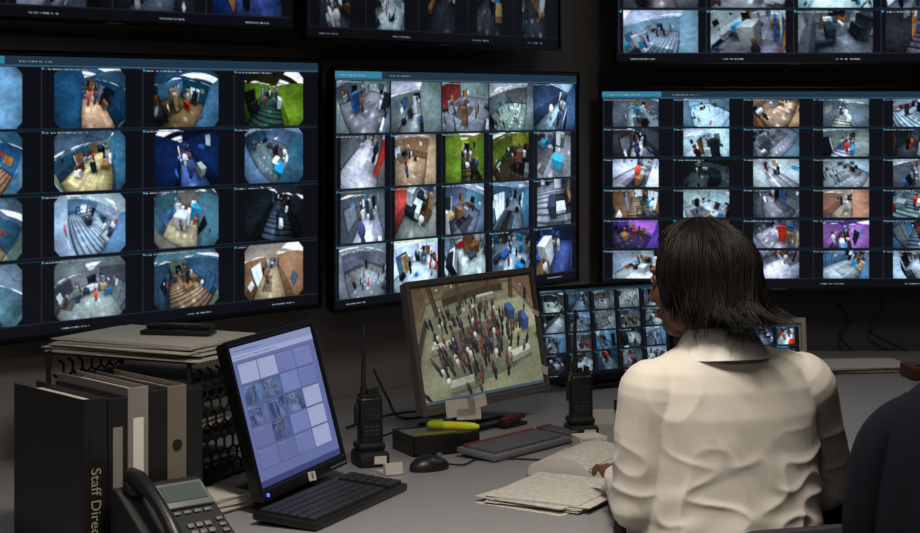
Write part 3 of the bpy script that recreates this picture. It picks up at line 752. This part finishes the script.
SL = Vector((-.168, .0, 1.030)); SR = Vector((.158, .0, 1.030))
EL = loc(.362, 3.56, .815); WL = loc(.345, 3.80, .805)
ER = loc(.765, 3.78, .815); WR = loc(.66, 4.02, .79)
cap(SL, EL, .070, .060); cap(EL, WL, .060, .036)
cap(SR, ER, .070, .060); cap(ER, WR, .060, .036)
cap((-.05, 0, 1.082), SL+Vector((0, 0, .004)), .045, .064); cap((.02, 0, 1.082), SR+Vector((0, 0, .004)), .045, .064)
for sx in (-1, 1):
    hip = (sx*.095, .02, .565); kn = (sx*.13, .43, .575); an = (sx*.13, .40, .12)
    cap(hip, kn, .088, .064); cap(kn, an, .062, .045)
    b.ell(.045, .12, .04, T((sx*.13, .46, .045)), 20); b.ell(.04, .05, .05, T((sx*.13, .39, .06)), 16)
HW = []
def hand(W, E, tgt, side, curl):
    dr_ = (tgt).normalized(); sd = (side-dr_*side.dot(dr_)).normalized(); up = sd.cross(dr_)
    if up.z < 0: up = -up
    cap(W-(W-E).normalized()*.02, W+dr_*.03, .028, .026, 2, 16)
    Rm = Matrix((sd, dr_, up)).transposed().to_4x4()
    b.ell(.041, .052, .016, T(W+dr_*.055) @ Rm, 20); b.box(.072, .07, .022, T(W+dr_*.06) @ Rm, .01, 3)
    for i, (o_, L_) in enumerate(((.031, .070), (.0105, .078), (-.0105, .073), (-.031, .058))):
        p = W+dr_*(.088-abs(i-1.2)*.003)+sd*o_; a_ = 0; dsp = (dr_+sd*o_*4.2).normalized(); pts = [p-dsp*.02, p]
        for s_, cu in zip((.45, .32, .23), curl):
            a_ += cu; dd = dsp*math.cos(a_)-up*math.sin(a_); pts.append(pts[-1]+dd*L_*s_)
        b.tube(pts, [.0092, .0092, .0085, .0078, .0068], 12, True)
    p = W+dr_*.022+sd*.026; pts = [p, p+(dr_*.55+sd*.75-up*.2)*.035, p+(dr_*.55+sd*.75-up*.2)*.035+(dr_*.85+sd*.4-up*.3)*.032, p+(dr_*.55+sd*.75-up*.2)*.035+(dr_*.85+sd*.4-up*.3)*.032+(dr_*.98+sd*.1-up*.3)*.024]
    b.tube(pts, [.014, .0115, .0098, .0082], 12, True)
    HW.append((W.copy(), (W-E).normalized()))
tl = loc(.322, 4.0, .828)-loc(.345, 3.80, .805); hand(WL, EL, tl, Vector((1, .1, 0)), (.15, .45, .4))
tr = loc(.58, 4.18, .765)-WR; hand(WR, ER, tr, Vector((-1, -.3, 0)), (.1, .35, .35))
hyaw = math.radians(50.3)-wyaw; hc = loc(.478, 3.62, 1.247)
HM = T(hc) @ RZ(hyaw) @ RX(math.radians(-3))
def e(x, y, z, rx, ry, rz_, R_=I4): b.ell(rx, ry, rz_, HM @ T((x, y, z)) @ R_, 24)
e(0, -.012, .02, .074, .092, .088); e(0, .028, -.025, .060, .060, .082); e(0, .05, -.088, .034, .034, .026); e(0, .02, -.07, .05, .05, .035)
for s_ in (-1, 1):
    e(s_*.034, .056, -.03, .024, .026, .026); e(s_*.03, .077, .024, .024, .012, .008); e(s_*.0745, -.005, -.005, .008, .019, .031, RZ(s_*-.3)); e(s_*.011, .1, -.038, .0085, .009, .008)
    e(s_*.031, .076, .006, .0165, .01, .0105)
b.tube([HM @ Vector(p) for p in ((0, .084, .014), (0, .098, -.012), (0, .107, -.034))], [.007, .009, .0115], 14, True)
e(0, .088, -.062, .023, .012, .0055); e(0, .087, -.072, .020, .012, .0068)
nb = Vector((-.018, .004, 1.07)); nt_ = HM @ Vector((0, -.02, -.05)); cap(nb, nt_, .056, .051)
me = bpy.data.meshes.new('raw'); b.bm.to_mesh(me); b.bm.free()
raw = bpy.data.objects.new('raw', me); sc.collection.objects.link(raw)
md = raw.modifiers.new('r', 'REMESH'); md.mode = 'VOXEL'; md.voxel_size = .0038
md = raw.modifiers.new('s', 'SMOOTH'); md.factor = .5; md.iterations = 5
dg = bpy.context.evaluated_depsgraph_get(); dg.update()
bm_ = bpy.data.meshes.new_from_object(raw.evaluated_get(dg)); bpy.data.objects.remove(raw)
nv = len(bm_.vertices); co = np.zeros(nv*3, np.float32); no = np.zeros(nv*3, np.float32)
bm_.vertices.foreach_get('co', co); bm_.vertices.foreach_get('normal', no); co = co.reshape(-1, 3); no = no.reshape(-1, 3)
isH = np.zeros(nv, bool)
for W, dd in HW:
    rel = co-np.array(W); isH |= ((rel@np.array(dd)) > .004) & (np.linalg.norm(rel, axis=1) < .24) & (co[:, 2] > .70)
cw_ = np.hypot(co[:, 0]+.018, co[:, 1]-.004)
isS = ((co[:, 2] > 1.118) & (cw_ < .30)) | isH
isT = (co[:, 2] < .63) & ~isS
isShoe = co[:, 2] < .09
shirt = ~isS & ~isT
for i in np.nonzero(shirt | isT)[0]:
    x, y, z = map(float, co[i])
    amp = 1.0 if not isT[i] else .4
    low = min(1, max(0, (1.02-z)/.22))
    n0 = noise.noise(Vector((x*5+1, y*4, z*4)))
    q = Vector((x*7+z*6+n0*1.2, y*6, z*6-x*5))
    n1 = noise.noise(q); n2 = noise.noise(Vector((x*4-z*13+3+n0, y*9+5, z*9+x*7)))
    n3 = noise.noise(Vector((x*22+z*9, y*22, z*14)))
    r1 = max(0, 1-abs(n1)*2.4)**2; r2 = max(0, 1-abs(n2)*2.6)**2
    fade = min(1, max(0, (1.10-z)/.06))
    co[i] += no[i]*((.006*r1*(.45+.55*low)+.0055*r2*low+.0012*n3+.005*n0*low)*amp*fade)
bm_.vertices.foreach_set('co', co.ravel())
bm_.update()
for m in (M_shirt, M_skin, M_trou, M_shoe): bm_.materials.append(m)
lab = np.zeros(nv, int); lab[isS] = 1; lab[isT] = 2; lab[isShoe] = 3
nl = len(bm_.loops); li = np.zeros(nl, np.int32); bm_.loops.foreach_get('vertex_index', li)
ls = np.zeros(len(bm_.polygons), np.int32); bm_.polygons.foreach_get('loop_start', ls)
bm_.polygons.foreach_set('material_index', lab[li[ls]].astype(np.int32)); bm_.polygons.foreach_set('use_smooth', np.ones(len(ls), bool))
body = bpy.data.objects.new('body', bm_); sc.collection.objects.link(body); body.parent = woman
def ringband(center, r0, r1, z0, z1, th, tiltx, n=40, a0=0, a1=2*math.pi):
    rings = []
    for k in range(n+1):
        a_ = a0+(a1-a0)*k/n; c_, s_ = math.cos(a_), math.sin(a_)
        def P(r, z): return Vector((center[0]+c_*r, center[1]+s_*r*1.03, z+tiltx*(-s_)))
        rings.append([P(r0, z0), P(r1, z1), P(r1+th, z1), P(r0+th*1.5, z0)])
    return rings
bb_ = B(); bb_.loft(ringband((-.02, .008), .068, .060, 1.098, 1.150, .003, .012, a0=math.pi/2+.12, a1=2.5*math.pi-.12))
bb_.loft(ringband((-.02, .008), .100, .063, 1.092, 1.152, .003, .012, a0=math.pi/2+.2, a1=2.5*math.pi-.2))
bb_.done('collar', M_collar, woman)
bb_ = B()
for W, dd in HW:
    bb_.tube([W-dd*.045, W-dd*.04, W-dd*.0, W+dd*.006], [.036, .0405, .039, .036], 28)
bb_.done('cuffs', M_shirt, woman)
bb_ = B(); bi = B()
for s_ in (-1, 1):
    bb_.ell(.0125, .0115, .0085, HM @ T((s_*.031, .0785, .004)), 16); bi.ell(.0055, .004, .0055, HM @ T((s_*.031, .0885, .004)), 12)
bb_.done('eyeballs', M_eye, woman); bi.done('irises', M_iris, woman)
bb_ = B(); bb_.ell(.021, .008, .0042, HM @ T((0, .0945, -.0625)), 16); bb_.ell(.018, .008, .0052, HM @ T((0, .0935, -.0715)), 16); bb_.done('lips', M_lips, woman)
bb_ = B()
for s_ in (-1, 1): bb_.tube([HM @ Vector(p) for p in ((s_*.013, .091, .024), (s_*.03, .091, .030), (s_*.048, .078, .024))], [.003, .0034, .002], 8, True)
bb_.done('eyebrows', M_hair, woman)
def sm(a, b_, x):
    t = min(1, max(0, (x-a)/(b_-a))); return t*t*(3-2*t)
def hairP(phi, t, off=0.0, hem_j=0.0, flip=0.0):
    ap = abs((phi+math.pi) % (2*math.pi)-math.pi); bk = sm(1.2, 2.5, ap)
    hem = .066+(-.062-.066)*sm(.78, 1.25, ap)-.034*sm(1.4, 2.4, ap)-hem_j
    ztop = .110; th_h = math.acos(max(-1, min(1, hem/ztop))) if hem > 0 else math.pi/2
    if hem > 0:
        th = th_h*t; z = ztop*math.cos(th); rs = math.sin(th)
    else:
        L1 = .60
        if t < L1: th = (math.pi/2)*t/L1; z = ztop*math.cos(th); rs = math.sin(th)
        else: q = (t-L1)/(1-L1); z = hem*q; rs = 1
    rf = .094 if ap < math.pi/2 else .114; rl = .084
    fwd = math.cos(phi); lf = math.sin(phi)
    rad = 1/math.sqrt((fwd/rf)**2+(lf/rl)**2)
    low = max(0, -z)/.12
    rad = rad*rs*(1+.05*math.sin(min(1, t)*3))+low**1.2*(.026*bk+.002)+(low**3)*(.020*bk+.006)*flip
    rad += off
    return Vector((-lf*rad, fwd*rad-.008, z+.012+off*.4+(low**3)*flip*.010))
rings = []
NP = 72
for k in range(0, 22):
    t = .03+.93*k/21
    rings.append([HM @ hairP(2*math.pi*i/NP, t) for i in range(NP)])
bb_ = B(); bb_.loft(rings, cap=False); bb_.bm.faces.new(list(bb_.bm.verts)[:NP])
o = bb_.done('hair_underlayer', M_hairc, woman, angle=180)
md = o.modifiers.new('sol', 'SOLIDIFY'); md.thickness = .006; md.offset = -1
rnd = random.Random(7)
cu = bpy.data.curves.new('hair_strands', 'CURVE'); cu.dimensions = '3D'; cu.bevel_depth = .0011; cu.bevel_resolution = 1; cu.materials.append(M_hair)
clump = [(rnd.uniform(-math.pi, math.pi), rnd.gauss(0, .014), rnd.uniform(-.8, 2.6), rnd.uniform(-.4, .4), rnd.uniform(0, 6), rnd.random()) for _ in range(120)]
for k in range(3800):
    c_ = clump[rnd.randrange(len(clump))]
    phi = c_[0]+rnd.gauss(0, .06) if rnd.random() < .78 else rnd.uniform(-math.pi, math.pi); ap = abs((phi+math.pi) % (2*math.pi)-math.pi)
    lay = rnd.random(); off = .001+.005*lay*lay+.009*c_[5]; hj = c_[1]+rnd.gauss(0, .004)+(rnd.random() < .08)*rnd.uniform(0, .022); fl = c_[2]+rnd.uniform(-.4, .4)
    t0 = rnd.uniform(.0, .35) if rnd.random() < .7 else rnd.uniform(.3, .7); n = 12
    sp = cu.splines.new('POLY'); sp.points.add(n-1)
    w1 = c_[3]+rnd.uniform(-.05, .05); w2 = rnd.uniform(-.08, .08); ph = c_[4]
    for i in range(n):
        t = t0+(1-t0)*i/(n-1); ph_i = phi+w1*max(0, t-.35)**1.5*1.6+w2*math.sin(t*6+ph)
        p = HM @ (hairP(ph_i, t, off*(.6+.4*math.sin(t*5+ph)), hj*sm(.9, 1.5, ap)+0, fl))
        sp.points[i].co = (p.x, p.y, p.z, 1); sp.points[i].radius = 1.0 if i < n-3 else (1-(i-(n-4))*.28)
o = bpy.data.objects.new('hair_strands', cu); sc.collection.objects.link(o); o.parent = woman

# ------------------------------------------------------------ ceiling lights
def ceil_light(x, y, sx, sy, power, col=(1, .93, .83), spread=170):
    g = group('ceiling_light', (x, y, 2.8))
    b = B(); b.box(sx+.06, sy+.06, .05, T((0, 0, -.025)), .006); b.done('fixture_frame', M_grey, g, smooth=False)
    B().box(sx, sy, .01, T((0, 0, -.052))).done('diffuser', M_lamp, g, smooth=False)
    l = bpy.data.lights.new('lamp', 'AREA'); l.shape = 'RECTANGLE'; l.size = sx; l.size_y = sy; l.energy = power; l.color = col; l.spread = math.radians(spread)
    o = bpy.data.objects.new('lamp', l); sc.collection.objects.link(o); o.parent = g; o.location = (0, 0, -.065)
ceil_light(.2, 2.8, .5, .5, 22, spread=110)
ceil_light(-1.4, 2.2, .5, .5, 5, spread=120)
ceil_light(-.2, .4, .6, .6, 14)  # unseen fill lamp near the camera, added to lift the dark tones
ceil_light(1.3, 4.9, .5, .5, 4, spread=110)
w = bpy.data.worlds.new('world'); sc.world = w; w.use_nodes = True
w.node_tree.nodes['Background'].inputs[0].default_value = (.5, .6, .8, 1); w.node_tree.nodes['Background'].inputs[1].default_value = .02

# ------------------------------------------------------------ camera
cam = bpy.data.cameras.new('camera'); cam.sensor_width = 36; cam.lens = 1800/920*36; cam.shift_y = -161.5/920; cam.clip_start = .05
co_ = bpy.data.objects.new('camera', cam); sc.collection.objects.link(co_); co_.location = (0, 0, 1.6); co_.rotation_euler = (math.pi/2, 0, 0)
sc.camera = co_
